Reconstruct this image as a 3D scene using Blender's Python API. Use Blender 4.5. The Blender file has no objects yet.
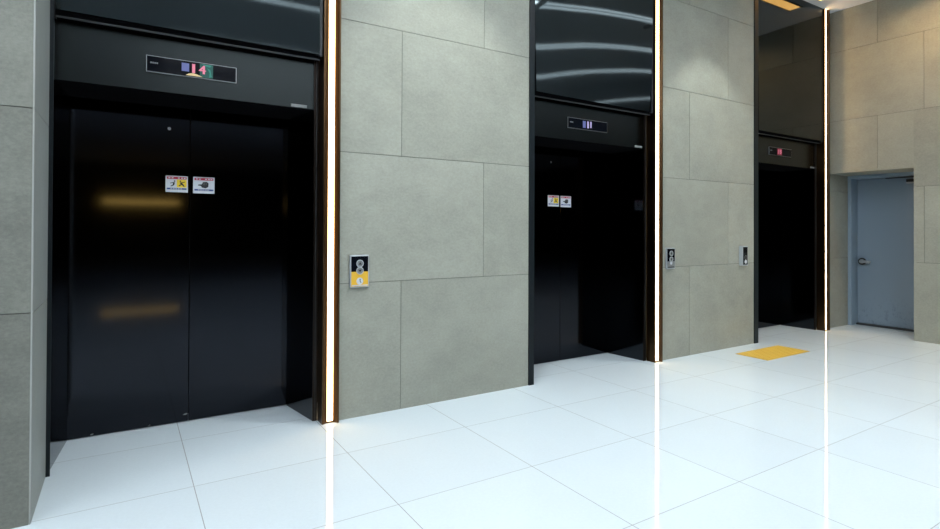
import bpy, bmesh, math, random
from mathutils import Vector, Matrix

S = bpy.context.scene
COL = S.collection
random.seed(4)

# ------------------------------------------------------------------ camera
cam_data = bpy.data.cameras.new('camera')
cam = bpy.data.objects.new('camera', cam_data)
COL.objects.link(cam)
cam_data.sensor_width = 36.0
cam_data.lens = 551.65 / 940 * 36.0
cam_data.shift_y = -(264.5 - 224.63) / 940
cam_data.clip_start = 0.05
yaw, pitch, roll = 5.58943341e-01, 7.54585738e-03, 4.09726491e-03
fw = Vector((math.sin(yaw) * math.cos(pitch), math.cos(yaw) * math.cos(pitch), math.sin(pitch)))
rt0 = Vector((math.cos(yaw), -math.sin(yaw), 0))
up0 = rt0.cross(fw)
rt = math.cos(roll) * rt0 + math.sin(roll) * up0
up = -math.sin(roll) * rt0 + math.cos(roll) * up0
m = Matrix((rt, up, -fw)).transposed().to_4x4()
m.translation = Vector((0, 0, 1.5))
cam.matrix_world = m
S.camera = cam

# ------------------------------------------------------------------ world, light levels, exposure
world = bpy.data.worlds.new('world')
S.world = world
world.use_nodes = True
world.node_tree.nodes['Background'].inputs[0].default_value = (0.55, 0.65, 0.75, 1)
world.node_tree.nodes['Background'].inputs[1].default_value = 0.3
S.view_settings.view_transform = 'Standard'
S.view_settings.look = 'None'
S.view_settings.gamma = 1.0
S.view_settings.use_curve_mapping = False
S.view_settings.exposure = 0.0

LINE_STRENGTH = 35.0                     # thin cool ceiling lines over the front of the lobby
DIM_STRENGTH = 7.0                       # the dimmed ends of those lines
LINES = ((2.25, -6.0, 4.9, 'lamp'), (1.10, -6.0, 5.6, 'lamp'), (2.25, 5.05, 14.5, 'dim_lamp'), (1.10, 5.75, 14.5, 'dim_lamp'),
         (0.02, -6.0, 14.5, 'dim_lamp'), (-1.9, 6.5, 14.5, 'dim_lamp'))
PANEL_STRENGTH = 6.0                    # broad ceiling panels added farther back, unseen, to light the lobby
PANEL_ROWS = (-2.4, -3.7, -5.0, -6.3)
PANEL_X = (0.6, 5.7)
LAMP_COLOR = (0.88, 0.95, 1.0)
FAR_LAMP_STRENGTH = 12.0                 # warm wall light at the far end
SLOT_STRENGTH = 7.0
DOWN_STRENGTH = 800.0                    # warm downlights near the elevator wall
DOWN_COLOR = (1.0, 0.62, 0.25)
LED_STRENGTH = 11.0
LED_COLOR = (1.0, 0.64, 0.29)

SPOT_POWER = 150.0                        # cool spots washing the concrete, plus one added to brighten the floor

# ------------------------------------------------------------------ materials
def nodes_of(name):
    mt = bpy.data.materials.new(name)
    mt.use_nodes = True
    nt = mt.node_tree
    return mt, nt, nt.nodes, nt.links, nt.nodes['Principled BSDF']

def plain(name, color, rough=0.5, metal=0.0, spec=0.5, emit=None, strength=0.0):
    mt, nt, N, L, b = nodes_of(name)
    b.inputs['Base Color'].default_value = (*color, 1)
    b.inputs['Roughness'].default_value = rough
    b.inputs['Metallic'].default_value = metal
    b.inputs['Specular IOR Level'].default_value = spec
    if emit:
        b.inputs['Emission Color'].default_value = (*emit, 1)
        b.inputs['Emission Strength'].default_value = strength
    return mt

def noise(N, L, src, scale, detail=4, rough=0.55, mscale=(1, 1, 1)):
    mp = N.new('ShaderNodeMapping')
    mp.inputs['Scale'].default_value = mscale
    L.new(src, mp.inputs['Vector'])
    n = N.new('ShaderNodeTexNoise')
    n.inputs['Scale'].default_value = scale
    n.inputs['Detail'].default_value = detail
    n.inputs['Roughness'].default_value = rough
    L.new(mp.outputs[0], n.inputs['Vector'])
    return n.outputs['Fac']

def mathn(N, L, op, a, b=None):
    n = N.new('ShaderNodeMath')
    n.operation = op
    for i, v in enumerate((a, b)):
        if v is None:
            continue
        if isinstance(v, (int, float)):
            n.inputs[i].default_value = v
        else:
            L.new(v, n.inputs[i])
    return n.outputs[0]

def concrete(name, base, var=0.10):
    mt, nt, N, L, b = nodes_of(name)
    geo = N.new('ShaderNodeNewGeometry')
    tc = N.new('ShaderNodeTexCoord')
    rnd = geo.outputs['Random Per Island']
    off = N.new('ShaderNodeVectorMath'); off.operation = 'ADD'
    sc = mathn(N, L, 'MULTIPLY', rnd, 37.0)
    comb = N.new('ShaderNodeCombineXYZ')
    for i in range(3):
        L.new(sc, comb.inputs[i])
    L.new(tc.outputs['Object'], off.inputs[0]); L.new(comb.outputs[0], off.inputs[1])
    v = off.outputs[0]
    big = noise(N, L, v, 1.6, 5, 0.6)
    streak = noise(N, L, v, 6.0, 6, 0.7, (0.8, 0.8, 1.25))
    fine = noise(N, L, v, 48.0, 4, 0.75, (0.9, 0.9, 1.3))
    s = mathn(N, L, 'ADD', mathn(N, L, 'MULTIPLY', big, 1.0), mathn(N, L, 'MULTIPLY', streak, 0.6))
    s = mathn(N, L, 'ADD', s, mathn(N, L, 'MULTIPLY', mathn(N, L, 'SUBTRACT', fine, 0.25), 1.0))
    s = mathn(N, L, 'ADD', s, mathn(N, L, 'MULTIPLY', rnd, 0.12))
    mr = N.new('ShaderNodeMapRange')
    mr.inputs['From Min'].default_value = 0.75; mr.inputs['From Max'].default_value = 1.45
    mr.inputs['To Min'].default_value = 1 - var * 1.6; mr.inputs['To Max'].default_value = 1 + var
    L.new(s, mr.inputs['Value'])
    mx = N.new('ShaderNodeVectorMath'); mx.operation = 'SCALE'
    mx.inputs[0].default_value = base
    L.new(mr.outputs[0], mx.inputs['Scale'])
    L.new(mx.outputs[0], b.inputs['Base Color'])
    b.inputs['Roughness'].default_value = 0.55
    b.inputs['Specular IOR Level'].default_value = 0.35
    bp = N.new('ShaderNodeBump'); bp.inputs['Strength'].default_value = 0.06; bp.inputs['Distance'].default_value = 0.01
    L.new(fine, bp.inputs['Height']); L.new(bp.outputs[0], b.inputs['Normal'])
    return mt

def floor_material():
    mt, nt, N, L, b = nodes_of('polished white floor tile')
    tc = N.new('ShaderNodeTexCoord')
    sep = N.new('ShaderNodeSeparateXYZ')
    L.new(tc.outputs['Object'], sep.inputs[0])
    def line(sock, start, pitch, half):
        d = mathn(N, L, 'SUBTRACT', sock, start)
        d = mathn(N, L, 'DIVIDE', d, pitch)
        fr = mathn(N, L, 'FRACT', d)
        dist = mathn(N, L, 'MINIMUM', fr, mathn(N, L, 'SUBTRACT', 1.0, fr))
        dist = mathn(N, L, 'MULTIPLY', dist, pitch)
        return mathn(N, L, 'LESS_THAN', dist, half), mathn(N, L, 'FLOOR', d)
    lx, cx = line(sep.outputs[0], 1.272, 0.9215, 0.0024)
    ly, cy = line(sep.outputs[1], 1.942, 0.8125, 0.0024)
    grout = mathn(N, L, 'MAXIMUM', lx, mathn(N, L, 'MULTIPLY', ly, 0.85))
    comb = N.new('ShaderNodeCombineXYZ'); L.new(cx, comb.inputs[0]); L.new(cy, comb.inputs[1])
    wn = N.new('ShaderNodeTexWhiteNoise'); wn.noise_dimensions = '2D'
    L.new(comb.outputs[0], wn.inputs['Vector'])
    spk = noise(N, L, tc.outputs['Object'], 55, 3, 0.7)
    cloud = noise(N, L, tc.outputs['Object'], 2.2, 4, 0.6)
    t = mathn(N, L, 'ADD', mathn(N, L, 'MULTIPLY', wn.outputs['Value'], 0.03), mathn(N, L, 'MULTIPLY', spk, 0.11))
    t = mathn(N, L, 'ADD', t, mathn(N, L, 'MULTIPLY', cloud, 0.05))
    t = mathn(N, L, 'ADD', t, 0.905)
    sc = N.new('ShaderNodeVectorMath'); sc.operation = 'SCALE'
    sc.inputs[0].default_value = (0.675, 0.755, 0.805)
    L.new(t, sc.inputs['Scale'])
    mix = N.new('ShaderNodeMix'); mix.data_type = 'RGBA'
    L.new(grout, mix.inputs['Factor'])
    L.new(sc.outputs[0], mix.inputs['A'])
    mix.inputs['B'].default_value = (0.36, 0.39, 0.40, 1)
    L.new(mix.outputs['Result'], b.inputs['Base Color'])
    b.inputs['Roughness'].default_value = 0.045
    b.inputs['Specular IOR Level'].default_value = 0.32
    bp = N.new('ShaderNodeBump'); bp.inputs['Strength'].default_value = 0.012; bp.inputs['Distance'].default_value = 0.02
    L.new(noise(N, L, tc.outputs['Object'], 9, 2, 0.5), bp.inputs['Height'])
    L.new(bp.outputs[0], b.inputs['Normal'])
    return mt

def dark_steel(name, color, rough, wave=0.0, wscale=1.0, brushed=0.0):
    mt, nt, N, L, b = nodes_of(name)
    tc = N.new('ShaderNodeTexCoord')
    b.inputs['Base Color'].default_value = (*color, 1)
    b.inputs['Metallic'].default_value = 1.0
    if brushed:
        br = noise(N, L, tc.outputs['Object'], 14.0, 3, 0.6, (0.25, 1, 60))
        mr = N.new('ShaderNodeMapRange')
        mr.inputs['To Min'].default_value = rough * (1 - brushed); mr.inputs['To Max'].default_value = rough * (1 + brushed)
        L.new(br, mr.inputs['Value']); L.new(mr.outputs[0], b.inputs['Roughness'])
    else:
        b.inputs['Roughness'].default_value = rough
    if wave:
        bp = N.new('ShaderNodeBump'); bp.inputs['Strength'].default_value = 1.0; bp.inputs['Distance'].default_value = wave
        L.new(noise(N, L, tc.outputs['Object'], wscale, 1, 0.4, (0.7, 1, 1.3)), bp.inputs['Height'])
        L.new(bp.outputs[0], b.inputs['Normal'])
    return mt

def painted_door_material():
    mt, nt, N, L, b = nodes_of('blue grey door paint')
    tc = N.new('ShaderNodeTexCoord')
    sep = N.new('ShaderNodeSeparateXYZ'); L.new(tc.outputs['Object'], sep.inputs[0])
    n1 = noise(N, L, tc.outputs['Object'], 6, 5, 0.65)
    n2 = noise(N, L, tc.outputs['Object'], 28, 4, 0.7, (1, 1, 0.6))
    # scuffs: a band of dirt along the kick zone
    low = N.new('ShaderNodeMapRange'); low.inputs['From Min'].default_value = 0.55; low.inputs['From Max'].default_value = 0.1
    L.new(sep.outputs[2], low.inputs['Value'])
    sm = N.new('ShaderNodeMapRange'); sm.inputs['From Min'].default_value = 0.52; sm.inputs['From Max'].default_value = 0.66
    L.new(n2, sm.inputs['Value'])
    scuff = mathn(N, L, 'MULTIPLY', mathn(N, L, 'MULTIPLY', low.outputs[0], sm.outputs[0]), 0.55)
    mix = N.new('ShaderNodeMix'); mix.data_type = 'RGBA'
    L.new(scuff, mix.inputs['Factor'])
    mix.inputs['A'].default_value = (0.26, 0.335, 0.415, 1)
    mix.inputs['B'].default_value = (0.11, 0.15, 0.2, 1)
    L.new(mix.outputs['Result'], b.inputs['Base Color'])
    b.inputs['Roughness'].default_value = 0.4
    return mt

M = {
    'floor': floor_material(),
    'concrete': concrete('grey concrete panel', (0.345, 0.350, 0.297), 0.13),
    'concrete_column': concrete('grainy grey concrete panel', (0.225, 0.228, 0.197), 0.2),
    'concrete_return': concrete('pale concrete panel', (0.30, 0.32, 0.30), 0.06),
    'joint': plain('dark joint', (0.10, 0.10, 0.09), 0.9),
    'ceiling': plain('white ceiling paint', (0.88, 0.89, 0.93), 0.8),
    'plaster': plain('dark grey plaster', (0.03, 0.03, 0.03), 0.7),
    'walnut': plain('dark wood panelling', (0.06, 0.045, 0.035), 0.5),
    'door_steel': dark_steel('black polished door steel', (0.026, 0.028, 0.034), 0.07, 0.00015, 2.0, 0.3),
    'jamb_steel': dark_steel('black mirror jamb steel', (0.035, 0.04, 0.048), 0.1),
    'panel_steel': dark_steel('smoked mirror panel steel', (0.040, 0.049, 0.052), 0.05, 0.001, 1.2),
    'header_steel': dark_steel('dark brushed header steel', (0.034, 0.039, 0.040), 0.26, 0, 1, 0.06),
    'edge': plain('black painted metal edge', (0.006, 0.010, 0.013), 0.4, spec=0.25),
    'gap': plain('matt black gap', (0.006, 0.006, 0.007), 0.9, spec=0.0),
    'lip': plain('grey metal lip', (0.05, 0.052, 0.055), 0.5, 0.5),
    'bead': plain('pale metal corner bead', (0.42, 0.43, 0.41), 0.4),
    'bronze': dark_steel('bronze channel metal', (0.10, 0.058, 0.03), 0.28),
    'bronze_dark': dark_steel('dark bronze metal', (0.04, 0.032, 0.028), 0.3),
    'led': plain('warm white light diffuser', (0.9, 0.85, 0.75), 0.4, emit=LED_COLOR, strength=LED_STRENGTH),
    'lamp': plain('cool white lamp diffuser', (0.9, 0.9, 0.9), 0.5, emit=LAMP_COLOR, strength=LINE_STRENGTH),
    'dim_lamp': plain('dimmed cool lamp diffuser', (0.9, 0.9, 0.9), 0.5, emit=LAMP_COLOR, strength=DIM_STRENGTH),
    'fill_panel': plain('cool white fill panel', (0.9, 0.9, 0.9), 0.5, emit=LAMP_COLOR, strength=PANEL_STRENGTH),
    'far_lamp': plain('amber lamp diffuser', (0.9, 0.8, 0.6), 0.5, emit=(1.0, 0.6, 0.13), strength=FAR_LAMP_STRENGTH),
    'slot': plain('amber slot diffuser', (0.9, 0.8, 0.6), 0.5, emit=(1.0, 0.5, 0.12), strength=SLOT_STRENGTH),
    'down': plain('warm lamp', (0.9, 0.8, 0.6), 0.5, emit=DOWN_COLOR, strength=DOWN_STRENGTH),
    'glass_black': plain('black display glass', (0.004, 0.005, 0.008), 0.08, spec=0.06),
    'bezel': plain('silver bezel', (0.25, 0.26, 0.27), 0.3, 0.9),
    'silver': plain('satin silver metal', (0.5, 0.53, 0.56), 0.35, 0.4),
    'chrome': plain('chrome', (0.75, 0.76, 0.78), 0.1, 1.0),
    'white': plain('white print', (0.60, 0.63, 0.68), 0.5),
    'red': plain('red print', (0.45, 0.01, 0.05), 0.5),
    'yellow': plain('yellow print', (0.85, 0.62, 0.02), 0.5),
    'amber': plain('amber yellow sticker', (0.78, 0.45, 0.035), 0.5),
    'blue': plain('blue print', (0.02, 0.05, 0.22), 0.5),
    'ink': plain('black print', (0.012, 0.012, 0.015), 0.5),
    'grey_print': plain('grey print', (0.20, 0.21, 0.21), 0.5),
    'digit_violet': plain('violet display segment', (0.05, 0.05, 0.1), 0.5, emit=(0.10, 0.13, 0.36), strength=0.8),
    'digit_lilac': plain('lilac display segment', (0.05, 0.05, 0.1), 0.5, emit=(0.42, 0.36, 0.62), strength=0.9),
    'digit_pink': plain('pink display segment', (0.1, 0.05, 0.05), 0.5, emit=(0.75, 0.22, 0.34), strength=0.95),
    'digit_red': plain('red display glow', (0.05, 0.01, 0.01), 0.5, emit=(0.25, 0.02, 0.05), strength=0.6),
    'screen_teal': plain('teal screen picture', (0.0, 0.03, 0.03), 0.3, emit=(0.0, 0.10, 0.07), strength=0.5),
    'screen_green': plain('light green screen picture', (0.0, 0.03, 0.03), 0.3, emit=(0.03, 0.30, 0.22), strength=0.6),
    'screen_cream': plain('cream screen picture', (0.1, 0.1, 0.05), 0.3, emit=(0.8, 0.62, 0.32), strength=0.8),
    'mat': plain('yellow tactile rubber', (0.66, 0.41, 0.055), 0.55),
    'door_paint': painted_door_material(),
    'frame_paint': plain('blue grey frame paint', (0.28, 0.37, 0.45), 0.4),
    'threshold': plain('dark threshold', (0.05, 0.055, 0.06), 0.5),
    'black_plastic': plain('black plastic', (0.015, 0.016, 0.018), 0.4),
}

# ------------------------------------------------------------------ mesh helpers
class MB:
    """collects shapes into one mesh; coordinates are world, o is the thing's base"""
    def __init__(self, o=(0, 0, 0)):
        self.bm = bmesh.new(); self.o = Vector(o); self.mats = []
    def mi(self, mat):
        if mat not in self.mats:
            self.mats.append(mat)
        return self.mats.index(mat)
    def verts_faces(self, vs, fs, mat):
        k = self.mi(mat)
        bv = [self.bm.verts.new(Vector(v) - self.o) for v in vs]
        for f in fs:
            fc = self.bm.faces.new([bv[i] for i in f]); fc.material_index = k
    def prism(self, base, top, mat):
        n = len(base)
        fs = [list(range(n))[::-1], list(range(n, 2 * n))]
        fs += [[i, (i + 1) % n, n + (i + 1) % n, n + i] for i in range(n)]
        self.verts_faces(list(base) + list(top), fs, mat)
    def box(self, x0, x1, y0, y1, z0, z1, mat):
        self.prism([(x0, y0, z0), (x1, y0, z0), (x1, y1, z0), (x0, y1, z0)],
                   [(x0, y0, z1), (x1, y0, z1), (x1, y1, z1), (x0, y1, z1)], mat)
    def column(self, pts, z0, z1, mat):
        self.prism([(x, y, z0) for x, y in pts], [(x, y, z1) for x, y in pts], mat)
    def disc(self, x, z, r, y0, y1, mat, n=28, sx=1.0):
        """disc facing -Y from y1 (wall) to y0 (front)"""
        p = [(x + sx * r * math.cos(2 * math.pi * i / n), z + r * math.sin(2 * math.pi * i / n)) for i in range(n)]
        self.prism([(a, y1, b) for a, b in p], [(a, y0, b) for a, b in p], mat)
    def ring(self, x, z, r0, r1, y0, y1, mat, n=32, sx=1.0):
        for i in range(n):
            a, b = 2 * math.pi * i / n, 2 * math.pi * (i + 1) / n
            q = [(x + sx * r * math.cos(t), z + r * math.sin(t)) for r, t in ((r0, a), (r1, a), (r1, b), (r0, b))]
            self.prism([(u, y1, v) for u, v in q], [(u, y0, v) for u, v in q], mat)
    def poly(self, pts, y0, y1, mat):
        """outline in x,z extruded along Y"""
        self.prism([(a, y1, b) for a, b in pts], [(a, y0, b) for a, b in pts], mat)
    def tube(self, path, r, mat, n=14):
        rings = []
        k = self.mi(mat)
        for i, p in enumerate(path):
            p = Vector(p)
            a = Vector(path[max(0, i - 1)]); b = Vector(path[min(len(path) - 1, i + 1)])
            d = (b - a).normalized()
            s = d.orthogonal().normalized() if i == 0 else (s - d * s.dot(d)).normalized()
            t = d.cross(s)
            rings.append([self.bm.verts.new(p - self.o + r * (math.cos(2 * math.pi * j / n) * s + math.sin(2 * math.pi * j / n) * t)) for j in range(n)])
        for r0, r1 in zip(rings, rings[1:]):
            for j in range(n):
                f = self.bm.faces.new([r0[j], r0[(j + 1) % n], r1[(j + 1) % n], r1[j]]); f.material_index = k; f.smooth = True
        for rg in (rings[0][::-1], rings[-1]):
            f = self.bm.faces.new(rg); f.material_index = k
    def text(self, body, x, z, size, y, mat, align='CENTER', sx=1.0):
        cu = bpy.data.curves.new('t', 'FONT'); cu.body = body; cu.size = size; cu.align_x = align; cu.align_y = 'CENTER'
        cu.extrude = 0.0004
        ob = bpy.data.objects.new('t', cu); COL.objects.link(ob)
        me = bpy.data.meshes.new_from_object(ob.evaluated_get(bpy.context.evaluated_depsgraph_get()))
        bpy.data.objects.remove(ob); bpy.data.curves.remove(cu)
        k = self.mi(mat)
        vs = [self.bm.verts.new(Vector((x + v.co.x * sx, y - v.co.z, z + v.co.y)) - self.o) for v in me.vertices]
        for p in me.polygons:
            f = self.bm.faces.new([vs[i] for i in p.vertices]); f.material_index = k
        bpy.data.meshes.remove(me)
    def build(self, name, parent=None, bevel=0.0, kind=None):
        bmesh.ops.recalc_face_normals(self.bm, faces=self.bm.faces)
        me = bpy.data.meshes.new(name)
        self.bm.to_mesh(me); self.bm.free()
        for mt in self.mats:
            me.materials.append(M[mt])
        o = bpy.data.objects.new(name, me); COL.objects.link(o)
        if parent is not None:
            o.parent = parent
            base = Vector(parent.location) if parent.parent is None else Vector((0, 0, 0))
            o.location = (0, 0, 0) if (self.o - base).length < 1e-6 or parent.parent else self.o - base
            if parent.type == 'MESH' and parent.parent is None:
                o.location = (0, 0, 0)
        else:
            o.location = self.o
        if bevel:
            b = o.modifiers.new('bevel', 'BEVEL'); b.width = bevel; b.segments = 2; b.limit_method = 'ANGLE'
        if kind:
            o['kind'] = kind
        return o

def thing(name, label, cat, loc, group=None, kind=None):
    o = bpy.data.objects.new(name, None); COL.objects.link(o)
    o.location = loc; o.empty_display_size = 0.1
    o['label'] = label; o['category'] = cat
    if group: o['group'] = group
    if kind: o['kind'] = kind
    return o

def tag(o, label, cat, group=None):
    o['label'] = label; o['category'] = cat
    if group: o['group'] = group
    return o

# ------------------------------------------------------------------ sizes
CEIL = 4.82
WY = 4.20            # face of the elevator wall
RX = 9.13            # face of the right wall
DY = 4.79            # elevator doors
PITCH = 3.81
COURSES = [0.0, 1.066, 2.102, 3.150, 4.198, CEIL]
GAP = 0.0022

def slabs_xz(mb, x0, x1, yf, thick, even, odd, mat, zlist=COURSES):
    """concrete slabs facing -Y; even / odd: vertical joints per course"""
    for c in range(len(zlist) - 1):
        js = [x0] + [j for j in sorted(even if c % 2 == 0 else odd) if x0 + .02 < j < x1 - .02] + [x1]
        for a, b in zip(js, js[1:]):
            mb.box(a + (GAP if a != x0 else 0), b - (GAP if b != x1 else 0), yf, yf + thick,
                   zlist[c] + (GAP if c else 0), zlist[c + 1] - GAP, mat)

# ------------------------------------------------------------------ structure
mb = MB(); mb.box(-8.2, 20.2, -24.2, 6.2, -0.12, 0.0, 'floor'); mb.build('floor', kind='structure')
mb = MB(); mb.box(-8.2, 20.2, -24.2, 6.2, CEIL, CEIL + 0.12, 'ceiling'); mb.build('ceiling', kind='structure')

# elevator wall: two piers of concrete slabs and the backing behind everything
mb = MB()
for k in range(2):
    x0, x1 = ((1.413, 3.292), (5.184, 7.058))[k]
    slabs_xz(mb, x0, x1, WY, 0.03, (1.952 + 3.77 * k,), (2.772 + 3.72 * k,), 'concrete')
    mb.box(x0 + .001, x1 - .001, WY + 0.006, 5.0, 0, CEIL, 'joint')
mb.box(-8.0, 9.85, 5.0, 5.15, 0, CEIL, 'joint')
mb.build('wall_back', kind='structure')

# left column that stands forward of the elevator wall
mb = MB()
CX = -0.393
js = [-0.45 - 1.63 * i for i in range(1, 5)]
slabs_xz(mb, -8.0, CX - 0.008, 3.54, 0.03, js, [j + .82 for j in js], 'concrete_column')
for c in range(5):
    mb.box(CX - 0.007, CX - 0.001, 3.541, 3.547, COURSES[c], COURSES[c + 1], 'bead')
    mb.box(CX - 0.03, CX, 3.55, 4.16, COURSES[c] + (GAP if c else 0), COURSES[c + 1] - GAP, 'concrete_return')
mb.box(-8.0, CX - 0.012, 3.552, 4.99, 0, CEIL, 'joint')
mb.build('wall_left', kind='structure')

# right wall with the door niche
mb = MB()
NZ, NY0, NY1, NX = 2.362, 3.172, 4.255, 9.75
for c in range(5):
    z0, z1 = COURSES[c] + (GAP if c else 0), COURSES[c + 1] - GAP
    j0 = 3.600 if c % 2 == 0 else 3.055
    js = [j0 - 1.63 * i for i in range(17)]
    js = [j for j in js if 1.5 < j < NY1] 
    ys = [NY1] + js + [1.3]
    for b, a in zip(ys, ys[1:]):
        aa, bb = a + GAP, b - (GAP if b != NY1 else 0)
        zz0 = z0
        if z1 <= NZ + 0.01 and bb > NY0:
            if aa >= NY0: continue
            bb = NY0
        elif z0 < NZ < z1 and bb > NY0:
            # slab cut by the head of the niche
            if aa < NY0:
                mb.box(RX, RX + .03, aa, NY0, z0, z1, 'concrete')
                mb.box(RX, RX + .03, NY0, bb, NZ, z1, 'concrete'); continue
            zz0 = NZ
        mb.box(RX, RX + .03, aa, bb, zz0, z1, 'concrete')
# niche reveals
for c in range(2):
    mb.box(RX + .03, NX, NY1, NY1 + .03, COURSES[c] + (GAP if c else 0), COURSES[c + 1] - GAP, 'concrete')
mb.box(RX + .03, NX, NY1, NY1 + .03, COURSES[2] + GAP, NZ, 'concrete')
mb.box(RX + .03, NX + .1, NY0, NY1, NZ, NZ + .03, 'concrete')
mb.box(RX + .03, NX, NY0 - .03, NY0, 0, NZ, 'concrete')
mb.box(RX + .006, RX + .6, 1.3, NY0 - .03, 0, CEIL, 'joint')
mb.box(RX + .006, RX + .6, NY0 - .03, NY1 + .03, NZ + .03, CEIL, 'joint')
mb.box(RX - .03, NX, NY1 + .03, 5.0, 0, CEIL, 'joint')
mb.box(NX + .28, NX + .4, 3.0, 5.0, 0, 2.6, 'joint')
mb.build('wall_right', kind='structure')

# the rest of the lobby, behind the camera
mb = MB(); mb.box(-8.2, 20.2, -24.2, -24.0, 0, CEIL, 'plaster'); mb.build('wall_front', kind='structure')
mb = MB(); mb.box(-8.2, -8.0, -24.2, 5.15, 0, CEIL, 'plaster'); mb.build('wall_far_left', kind='structure')
mb = MB(); mb.box(20.0, 20.2, -24.2, 1.4, 0, CEIL, 'plaster'); mb.box(RX + .62, 20.2, 1.3, 1.5, 0, CEIL, 'plaster'); mb.build('wall_far_right', kind='structure')

# ------------------------------------------------------------------ door in the niche
d = bpy.data.objects.new('door_1', None); COL.objects.link(d); d.location = (NX, 3.72, 0)
d['kind'] = 'structure'; d['label'] = 'blue-grey painted metal service door in a concrete niche'; d['category'] = 'door'
B = (NX, 3.72, 0)
FX = NX + 0.0
mb = MB(B)
FT = .05                                  # face width of the steel frame
FD = .27
mb.box(FX, FX + FD, NY1 - FT, NY1, 0, NZ, 'frame_paint')
mb.box(FX, FX + FD, NY0, NY0 + FT, 0, NZ, 'frame_paint')
mb.box(FX, FX + FD, NY0 + FT, NY1 - FT, NZ - FT, NZ, 'frame_paint')
mb.box(FX + .245, FX + FD, NY1 - FT - .02, NY1 - FT, 0, NZ - FT, 'frame_paint')
mb.box(FX + .245, FX + FD, NY0 + FT, NY0 + FT + .02, 0, NZ - FT, 'frame_paint')
mb.box(FX + .245, FX + FD, NY0 + FT + .02, NY1 - FT - .02, NZ - FT - .02, NZ - FT, 'frame_paint')
mb.build('door_frame', d, 0.003)
mb = MB(B)
LX = FX + .195
mb.box(LX, LX + .049, NY0 + FT + .004, NY1 - FT - .004, 0.03, NZ - FT - .004, 'door_paint')
leaf = mb.build('door_leaf', d, 0.002)
mb = MB(B); mb.box(LX - .03, FX + .245, NY0 + FT, NY1 - FT, 0, 0.026, 'threshold'); mb.build('threshold', d)
# lever handle on the left of the leaf
hy, hz = NY1 - .125, 1.008
mb = MB(B)
n = 28
for x0, x1, r, mt in ((LX - .014, LX, .056, 'black_plastic'), (LX - .03, LX - .014, .034, 'silver')):
    p = [(hy + r * math.cos(2 * math.pi * i / n), hz + r * math.sin(2 * math.pi * i / n)) for i in range(n)]
    mb.prism([(x1, a, b) for a, b in p], [(x0, a, b) for a, b in p], mt)
mb.tube([(LX - .02, hy, hz), (LX - .065, hy, hz), (LX - .078, hy - .012, hz), (LX - .08, hy - .06, hz), (LX - .076, hy - .11, hz - .004), (LX - .07, hy - .135, hz - .008)], .021, 'silver')
h = mb.build('door_handle', leaf); h.location = (0, 0, 0)
# door closer high on the leaf, arm up to the frame
mb = MB(B)
mb.box(LX - .06, LX, 3.27, 3.53, NZ - .135, NZ - .095, 'black_plastic')
mb.box(LX - .062, LX, 3.27, 3.53, NZ - .155, NZ - .14, 'silver')
mb.tube([(LX - .05, 3.42, NZ - .095), (LX - .055, 3.42, NZ - .065)], .014, 'black_plastic')
mb.prism([(LX - .07, 3.30, NZ - .07), (LX - .03, 3.30, NZ - .07), (LX - .03, 3.80, NZ - .07), (LX - .045, 3.80, NZ - .07)],
         [(LX - .07, 3.30, NZ - .052), (LX - .03, 3.30, NZ - .052), (LX - .03, 3.80, NZ - .056), (LX - .045, 3.80, NZ - .056)], 'black_plastic')
h = mb.build('door_closer', leaf, 0.004)
h.location = (0, 0, 0)

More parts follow.
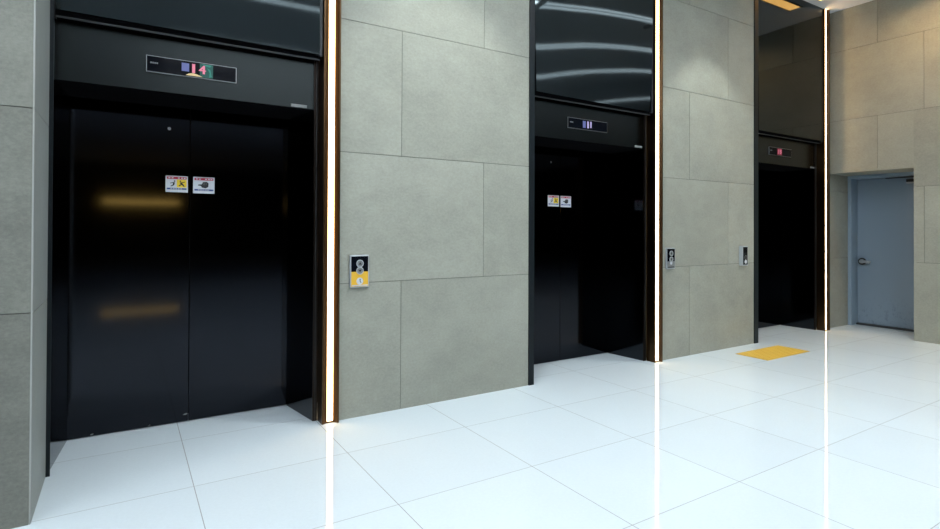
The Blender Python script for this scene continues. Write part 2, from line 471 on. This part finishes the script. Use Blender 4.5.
# ------------------------------------------------------------------ elevators
def elevator(k, label, display):
    dx = PITCH * k
    B = (0.42 + dx, WY, 0)
    t = thing('elevator', label, 'elevator', B, 'elevators in the concrete wall')
    L0, R0 = -0.39 + dx, (1.245, 5.026, 8.803)[k]   # opening at the front
    L1, R1 = -0.335 + dx, 1.170 + dx       # opening at the doors
    seam = 0.4265 + 3.785 * k
    JY = 4.30
    # door leaves
    for a, b in ((L1 - .03, seam - .002), (seam + .002, R1 + .03)):
        mb = MB(B); mb.box(a, b, DY, DY + .04, 0.006, 2.50, 'door_steel')
        lf = mb.build('door_leaf', t, 0.002)
        if a < seam - .1:
            mb = MB(B); mb.disc(seam - .145, 2.255, .012, DY - .006, DY, 'chrome', 16)
            q = mb.build('keyhole', lf)
        if k == 0:
            for cx, cz, w in ((-.19, .017, .012), (.165, .014, .010), (.405, .058, .018)):   # small pale chips along the bottom edge
                if a < cx < b:
                    mb = MB(B)
                    mb.poly([(cx - w, cz - .004), (cx + .3 * w, cz - .006), (cx + w, cz + .002), (cx + .5 * w, cz + .009), (cx - .4 * w, cz + .004)], DY - .0012, DY, 'grey_print')
                    mb.build('paint_chip', lf)
    # splayed mirror jambs
    mb = MB(B); mb.column([(R0, JY), (R1, DY - .003), (R1 + .05, DY - .003), (R0 + .025, JY)], 0, 2.80, 'jamb_steel'); mb.build('jamb', t)
    mb = MB(B); mb.column([(L0, JY if k else 4.172), (L1, DY - .003), (L1 - .05, DY - .003), (L0 - .012 if k == 0 else L0 - .05, JY if k else 4.172)], 0, 2.80, 'jamb_steel'); mb.build('jamb', t)
    # architrave beside the right jamb
    mb = MB(B); S0 = 1.281 + 3.785 * k                  # where the light channel begins
    mb.box(R0, S0, JY - .012, JY + .05, 0, 2.81, 'bronze_dark')
    mb.box((R0 + S0) / 2 - .003, (R0 + S0) / 2 + .003, JY - .016, JY - .012, 0, 2.81, 'lip')
    mb.build('architrave', t)
    # header with its soffit
    mb = MB(B); HX = L0 if k == 0 else L0 - .03
    mb.box(HX, R0, JY - .004, DY - .004, 2.425, 2.805, 'header_steel')
    mb.box(HX, R0, JY + .01, DY - .004, 2.42, 2.425, 'gap')
    hd = mb.build('header_panel', t)
    mb = MB(B); mb.box(1.068 + dx, 1.19 + dx, JY - .007, JY - .004, 2.430, 2.452, 'grey_print'); mb.build('nameplate', hd)
    # gap and lip between header and top panel
    e0 = (-0.393, 3.293, 7.060)[k]
    e1 = (-0.372, 3.353, 7.145)[k]
    mb = MB(B); mb.box(e1, S0 - .01, WY + .03, DY, 2.806, 2.87, 'gap')
    mb.box(e1, S0 - .01, WY + .025, WY + .04, 2.797, 2.806, 'lip')
    mb.build('shadow_gap', t)
    # smoked mirror panel above, slightly buckled like thin sheet
    mb = MB(B)
    px0, px1, pz0, pz1 = e1 + .006, S0 - .026, 2.832, CEIL
    mb.box(px0, px1, WY + .018, WY + .03, pz0, pz1, 'gap')
    xm, zm, tw, bow, cup = ((.42, 3.8, .003, .0, .0), (4.2, 3.5, .033, .008, .004), (8.0, 3.8, .004, .003, .0))[k]
    nx, nz = 32, 40
    ki = mb.mi('panel_steel')
    grid = []
    for i in range(nx + 1):
        x = px0 + (px1 - px0) * i / nx
        col = []
        for j in range(nz + 1):
            z = pz0 + (pz1 - pz0) * j / nz
            u, v = x - xm, z - zm
            yy = WY - .010 - tw * u * v - bow * (.3 - u * u) * v - cup * math.sin(2.4 * v + u) * .35
            col.append(mb.bm.verts.new(Vector((x, min(yy, WY + .016), z)) - mb.o))
        grid.append(col)
    for i in range(nx):
        for j in range(nz):
            f = mb.bm.faces.new((grid[i][j], grid[i + 1][j], grid[i + 1][j + 1], grid[i][j + 1])); f.material_index = ki; f.smooth = True
    mb.build('top_panel', t)
    mb = MB(B); mb.box(S0 - .024, S0 - .004, WY - .008, WY + .09, 2.822, CEIL, 'lip'); mb.build('panel_edge', t)
    # black metal edge on the left
    mb = MB(B); mb.box(e0, e1, WY - (.04 if k == 0 else .012), WY - (.03 if k == 0 else 0), 0, CEIL, 'edge')
    if k: mb.box(e0, e0 + .02, WY, 5.0, 0, CEIL, 'edge')
    mb.build('edge_trim', t)
    if k:
        mb = MB(B); mb.box(e0 + .022, L0 - .052, WY + .09, DY, 0, 2.79, 'gap'); mb.build('side_infill', t)
    # floor display in the header
    x0, x1, z0, z1 = (0.112 + 3.755 * k - (.05 if k == 2 else 0), 0.678 + 3.755 * k - (.05 if k == 2 else 0), 2.548, 2.660)
    FY = JY - .004
    mb = MB(B)
    mb.box(x0, x1, FY - .012, FY, z0, z1, 'bezel')
    mb.box(x0 + .005, x1 - .005, FY - .014, FY - .011, z0 + .005, z1 - .005, 'glass_black')
    ds = mb.build('floor_display', t, 0.001)
    y = FY - .0146
    zc = (z0 + z1) / 2
    mb = MB(B)
    for q in range(4): mb.box(x0 + .024 + q * .012, x0 + .0335 + q * .012, y - .0005, y, zc + .002, zc + .013, 'grey_print')
    mb.build('maker_plate', ds)
    mb = MB(B)
    if display == 'fourteen':
        mb.box(x0 + .325, x0 + .41, y, y + .0004, z0 + .009, z1 - .009, 'screen_teal')
        mb.poly([(x0 + .335, z1 - .010), (x0 + .40, z1 - .012), (x0 + .39, z1 - .028), (x0 + .36, z1 - .022)], y - .0003, y, 'screen_green')
        mb.poly([(x0 + .372, z1 - .035), (x0 + .392, z1 - .045), (x0 + .402, z0 + .020), (x0 + .385, z0 + .012), (x0 + .388, z0 + .045)], y - .0003, y, 'screen_green')
        mb.box(x0 + .212, x0 + .258, y - .0006, y, zc - .020, zc + .036, 'digit_violet')
        for q in (-.005, 0, .005):
            mb.text('1', x0 + .286 + q, zc + .002, .092, y - .0008, 'digit_pink')
        for q in (-.003, .003):
            mb.text('4', x0 + .342 + q, zc + .002, .086, y - .0008, 'digit_pink')
        arc = [(x0 + .238 + .105 * i / 12, z0 + .010 + .018 * math.sin(math.pi * (i / 12) ** 0.8)) for i in range(13)]
        mb.poly(arc, y - .001, y, 'screen_cream')
    elif display == 'eleven':
        mb.box(x0 + .205, x0 + .245, y - .0006, y, zc - .036, zc + .036, 'digit_violet')
        mb.box(x0 + .266, x0 + .292, y - .0006, y, zc - .036, zc + .036, 'digit_lilac')
        mb.text('1', x0 + .316, zc, .098, y - .0008, 'digit_lilac', sx=1.2); mb.text('1', x0 + .324, zc, .098, y - .0008, 'digit_lilac', sx=1.2)
    else:
        mb.box(x0 + .20, x0 + .32, y, y + .0004, zc - .045, zc + .045, 'digit_red')
        mb.text('1', x0 + .235, zc, .085, y - .0008, 'digit_pink', sx=1.2)
        mb.text('8', x0 + .285, zc, .085, y - .0008, 'digit_pink')
    mb.build('floor_digits', ds)
    return t

elevator(0, 'large black elevator at the left with its floor display showing a pink numeral on teal', 'fourteen')
elevator(1, 'black middle elevator between the two concrete wall sections', 'eleven')
elevator(2, 'farthest black elevator beside the blue-grey service door, red floor display', 'red')

# ------------------------------------------------------------------ light strips in bronze channels
def light_strip(k, label):
    dx = 3.785 * k
    B = (1.34 + dx, WY, 0)
    t = thing('light_strip', label, 'light strip', B, 'vertical light strips beside the elevators')
    y0 = WY - .03
    a = 1.284 + dx
    b, c, e = ((1.328, 1.373, 1.411), (5.106, 5.152, 5.182), (8.888, 8.932, 8.968))[k]
    top = CEIL - .002
    mb = MB(B)
    mb.column([(a, WY + .085), (a, y0), (a + .012, y0), (b, y0 + .018), (b, y0 + .06), (a + .012, WY + .085)], 0, top, 'bronze')
    mb.build('channel_side', t)
    mb = MB(B)
    mb.column([(e, WY + .085), (e - .012, WY + .085), (c, y0 + .06), (c, y0 + .018), (e - .012, y0 - .018), (e, y0 - .018)], 0, top, 'bronze')
    mb.build('channel_side', t)
    mb = MB(B); mb.box(b, c, y0 + .016, y0 + .05, 0.014, top, 'led'); mb.build('diffuser', t)
    mb = MB(B); mb.box(b + .001, c - .001, y0 + .014, y0 + .05, 0, 0.014, 'bronze'); mb.build('end_cap', t)
light_strip(0, 'warm white vertical light strip right of the large left elevator')
light_strip(1, 'warm white vertical light strip right of the middle elevator')
light_strip(2, 'warm white vertical light strip in the far corner by the service door')

# ------------------------------------------------------------------ call panels
def call_panel(x0, x1, z0, z1, depth, label, kind):
    y1, y0 = WY, WY - depth
    B = ((x0 + x1) / 2, WY, z0)
    t = thing('call_panel', label, 'call panel', B, 'elevator call panels on the concrete wall')
    xc, h, w = (x0 + x1) / 2, z1 - z0, x1 - x0
    mb = MB(B); mb.box(x0, x1, y0, y1, z0, z1, 'silver'); mb.build('housing', t, 0.004)
    i = .010
    if kind == 'plain':
        mb = MB(B); mb.box(x0 + .012, x1 - .012, y0 - .002, y0 + .001, z0 + .012, z1 - .012, 'header_steel'); mb.build('face_plate', t)
        mb = MB(B); mb.box(xc - .035, xc + .035, y0 - .004, y0 - .002, z1 - .085, z1 - .03, 'glass_black'); mb.build('window', t)
        for zz, mt in ((z0 + h * .42, 'ink'), (z0 + h * .20, 'white')):
            mb = MB(B); mb.disc(xc, zz, .024, y0 - .006, y0 - .002, mt); mb.ring(xc, zz, .024, .029, y0 - .007, y0 - .002, 'chrome'); mb.build('call_button', t)
        return
    split = z0 + h * (.49 if kind == 'yellow' else .36)
    mb = MB(B); mb.box(x0 + i, x1 - i, y0 - .002, y0 + .001, split, z1 - i, 'glass_black'); mb.build('face_plate', t)
    mb = MB(B)
    mb.box(x0 + i, x1 - i, y0 - .0035, y0 + .001, z0 + i, split, 'amber' if kind == 'yellow' else 'grey_print')
    lo = z0 + h * .20
    if kind == 'yellow':
        mb.disc(xc, lo, .028, y0 - .0042, y0 - .0035, 'white')
        mb.disc(xc + .002, lo + .013, .005, y0 - .0047, y0 - .0042, 'ink', 12)
        mb.poly([(xc - .002, lo + .008), (xc + .005, lo + .008), (xc + .005, lo - .002), (xc + .014, lo - .014), (xc + .010, lo - .016), (xc, lo - .004)], y0 - .0047, y0 - .0042, 'ink')
        mb.box(x0 + i + .004, x1 - i - .004, y0 - .0042, y0 - .0035, z0 + i + .004, z0 + i + .012, 'white')
    else:
        mb.disc(xc, lo + .02, .020, y0 - .0042, y0 - .0035, 'white')
        mb.box(x0 + i + .01, x1 - i - .01, y0 - .0042, y0 - .0035, z0 + i + .006, z0 + i + .016, 'ink')
    mb.build('notice_plate', t)['label'] = 'yellow notice plate with a white round mark' if kind == 'yellow' else 'grey notice plate with a white mark'
    for j, zz in enumerate((z0 + h * .74, z0 + h * (.52 if kind == 'yellow' else .46))):
        mb = MB(B)
        mb.disc(xc, zz, .024, y0 - .008, y0 - .002, 'grey_print')
        mb.ring(xc, zz, .024, .030, y0 - .009, y0 - .002, 'silver')
        s = 1 if j == 0 else -1
        mb.poly([(xc - .014, zz - s * .009), (xc + .014, zz - s * .009), (xc, zz + s * .013)], y0 - .0088, y0 - .008, 'ink')
        mb.build('call_button', t)
call_panel(1.503, 1.662, 1.030, 1.288, .022, 'silver-framed call panel with black top and yellow bottom beside the nearest light strip', 'yellow')
call_panel(5.282, 5.432, 1.046, 1.288, .022, 'call panel with black top and grey bottom beside the middle light strip', 'grey')
call_panel(6.725, 6.845, 1.040, 1.292, .05, 'slim all-silver call panel on the edge nearest the farthest elevator', 'plain')

# ------------------------------------------------------------------ warning stickers on the doors
def sticker(x0, x1, z0, z1, kind, label):
    B = ((x0 + x1) / 2, DY, z0)
    y = DY - .0015
    w, h = x1 - x0, z1 - z0
    mb = MB(B)
    mb.box(x0, x1, y, DY, z0, z1, 'white')
    X = lambda u: x0 + u * w
    Z = lambda v: z0 + v * h
    q = y - .0006
    mb.box(X(.06), X(.94), q, y, Z(.80), Z(.95), 'red')
    for u in (.13, .27, .41, .55, .69, .81):          # characters in the heading
        if u in (.41,) : continue
        mb.box(X(u), X(u + .08), q - .0005, q, Z(.845), Z(.905), 'white')
    mb.box(X(.06), X(.94), q, y, Z(.16), Z(.26), 'blue')
    for u in (.22, .33, .44, .55, .66):
        mb.box(X(u), X(u + .07), q - .0005, q, Z(.19), Z(.23), 'white')
    if kind == 'lean':
        mb.box(X(.50), X(.94), q, y, Z(.30), Z(.78), 'yellow')
        # leaning figure on white, falling figure on yellow
        mb.disc(X(.40), Z(.68), .0055 * w / .155, q - .0005, q, 'ink', 12)
        mb.poly([(X(.34), Z(.62)), (X(.42), Z(.60)), (X(.38), Z(.42)), (X(.24), Z(.34)), (X(.22), Z(.38)), (X(.32), Z(.46))], q - .0005, q, 'ink')
        mb.poly([(X(.20), Z(.56)), (X(.35), Z(.62)), (X(.35), Z(.58)), (X(.21), Z(.52))], q - .0005, q, 'ink')
        mb.disc(X(.66), Z(.68), .0055 * w / .155, q - .0008, q, 'ink', 12)
        mb.poly([(X(.62), Z(.60)), (X(.70), Z(.62)), (X(.80), Z(.48)), (X(.86), Z(.36)), (X(.80), Z(.36)), (X(.72), Z(.46)), (X(.60), Z(.36)), (X(.58), Z(.42)), (X(.68), Z(.50))], q - .0008, q, 'ink')
        mb.poly([(X(.68), Z(.60)), (X(.86), Z(.66)), (X(.86), Z(.62)), (X(.70), Z(.55))], q - .0008, q, 'ink')
    else:
        # black hand at a door edge
        mb.poly([(X(.40), Z(.36)), (X(.58), Z(.32)), (X(.70), Z(.40)), (X(.72), Z(.62)), (X(.64), Z(.72)), (X(.46), Z(.70)), (X(.40), Z(.56)), (X(.24), Z(.54)), (X(.22), Z(.48)), (X(.36), Z(.46))], q - .0005, q, 'ink')
        for u in (.46, .53, .60):
            mb.box(X(u), X(u + .012), q - .0009, q - .0004, Z(.52), Z(.68), 'grey_print')
    return tag(mb.build('warning_sticker'), label, 'sticker', 'warning stickers on the elevator doors')
sticker(.259, .412, 1.772, 1.897, 'lean', 'white and yellow warning sticker on the left door of the large left elevator')
sticker(.448, .601, 1.769, 1.897, 'hand', 'white hand-pinch warning sticker on the right door of the large left elevator')
sticker(4.026, 4.190, 1.757, 1.882, 'lean', 'white and yellow warning sticker on the left door of the middle elevator')
sticker(4.214, 4.372, 1.753, 1.880, 'hand', 'white hand-pinch warning sticker on the right door of the middle elevator')

# ------------------------------------------------------------------ tactile mat on the floor
B = (6.72, 3.77, 0)
t = thing('tactile_mat', 'yellow tactile paving mat on the white floor before the farthest elevator', 'mat', B)
mb = MB(B); mb.box(6.27, 7.19, 3.56, 3.96, 0, 0.005, 'mat'); mb.build('mat_base', t, 0.002)
mb = MB(B)
for i in range(22):
    for j in range(9):
        x, y = 6.27 + .92 * (i + .5) / 22, 3.56 + .40 * (j + .5) / 9
        c8 = [(math.cos(math.pi * a / 4), math.sin(math.pi * a / 4)) for a in range(8)]
        mb.prism([(x + .013 * u, y + .013 * v, .005) for u, v in c8], [(x + .009 * u, y + .009 * v, .009) for u, v in c8], 'mat')
mb.build('tactile_studs', t, kind='stuff')

# ------------------------------------------------------------------ ceiling lamps (over the lobby, above the frame)
for y, xa, xb, lamp in LINES:
    B = ((xa + xb) / 2, y, CEIL)
    t = thing('ceiling_light', 'thin cool white double line light set in the lobby ceiling', 'ceiling light', B, 'line lights in the lobby ceiling')
    mb = MB(B)
    for q in (-.085, -.012, .012 - .005, .08):
        mb.box(xa, xb, y + q, y + q + .005, CEIL - .012, CEIL, 'silver')
    mb.build('frame', t)
    for q in (-.078, .014):
        mb = MB(B); mb.box(xa, xb, y + q, y + q + .064, CEIL - .008, CEIL - .001, lamp); mb.build('diffuser', t)
for y in PANEL_ROWS:  # added fill lights, kept where the steel panels do not reflect them
    B = ((PANEL_X[0] + PANEL_X[1]) / 2, y, CEIL)
    t = thing('ceiling_fill_panel', 'broad cool white fill panel added to the lobby ceiling, out of view', 'ceiling light', B, 'added fill panels in the lobby ceiling')
    a, b = PANEL_X
    mb = MB(B)
    mb.box(a - .03, b + .03, y - .28, y - .25, CEIL - .02, CEIL, 'silver'); mb.box(a - .03, b + .03, y + .25, y + .28, CEIL - .02, CEIL, 'silver')
    mb.box(a - .03, a, y - .25, y + .25, CEIL - .02, CEIL, 'silver'); mb.box(b, b + .03, y - .25, y + .25, CEIL - .02, CEIL, 'silver')
    mb.build('frame', t)
    mb = MB(B); mb.box(a, b, y - .25, y + .25, CEIL - .012, CEIL - .001, 'fill_panel'); mb.build('diffuser', t)
B = (1.0, -24.0, 2.7)
t = thing('wall_light', 'long amber light on the dark wall facing the elevators', 'wall light', B)
mb = MB(B); mb.box(-1.0, 2.5, -24.0, -23.93, 2.70, 2.73, 'bronze'); mb.box(-1.0, 2.5, -24.0, -23.93, 2.95, 2.98, 'bronze'); mb.build('frame', t)
mb = MB(B); mb.box(-.98, 2.48, -23.998, -23.95, 2.73, 2.95, 'far_lamp'); mb.build('diffuser', t)

B = (8.05, 3.97, CEIL)
t = thing('slot_light', 'short amber slot light in the ceiling above the farthest elevator', 'ceiling light', B)
mb = MB(B)
for q0, q1 in ((3.87, 3.89), (4.05, 4.07)): mb.box(7.6, 8.5, q0, q1, CEIL - .012, CEIL, 'silver')
mb.build('frame', t)
mb = MB(B); mb.box(7.62, 8.48, 3.89, 4.05, CEIL - .008, CEIL - .001, 'slot'); mb.build('diffuser', t)
for x, y in ((8.45, 2.9), (8.45, 1.9)):
    B = (x, y, CEIL)
    t = thing('downlight', 'small warm round downlight in the ceiling close to the concrete wall', 'ceiling light', B, 'warm ceiling downlights')
    mb = MB(B)
    n = 24
    def rg(r, z): return [(x + r * math.cos(2 * math.pi * i / n), y + r * math.sin(2 * math.pi * i / n), z) for i in range(n)]
    for i in range(n):
        j = (i + 1) % n
        o0, o1, i0, i1 = rg(.065, CEIL), rg(.065, CEIL - .03), rg(.055, CEIL), rg(.055, CEIL - .03)
        mb.prism([o0[i], o0[j], i0[j], i0[i]], [o1[i], o1[j], i1[j], i1[i]], 'silver')
    mb.build('frame', t)
    mb = MB(B); mb.prism(rg(.05, CEIL - .001), rg(.05, CEIL - .006), 'down'); mb.build('lamp', t)

for x, y in ((2.35, 3.30), (6.05, 3.30), (7.4, 2.0)):  # third spot is added to lift the floor at the far right
    B = (x, y, CEIL)
    t = thing('spotlight', 'small cool round spotlight in the ceiling in front of the elevators', 'ceiling light', B, 'cool ceiling spotlights')
    mb = MB(B)
    n = 24
    for i in range(n):
        p = []
        for rr in (.05, .062):
            for j in (i, i + 1):
                p.append((x + rr * math.cos(2 * math.pi * j / n), y + rr * math.sin(2 * math.pi * j / n)))
        q = [p[0], p[1], p[3], p[2]]
        mb.prism([(u, v, CEIL) for u, v in q], [(u, v, CEIL - .02) for u, v in q], 'silver')
    mb.build('frame', t)
    ld = bpy.data.lights.new('beam', 'SPOT'); ld.energy = SPOT_POWER; ld.color = (0.93, 1.0, 0.96)
    ld.spot_size = math.radians(78); ld.spot_blend = 0.35; ld.shadow_soft_size = 0.04
    lo = bpy.data.objects.new('beam', ld); COL.objects.link(lo); lo.parent = t; lo.location = (0, 0, -.03)
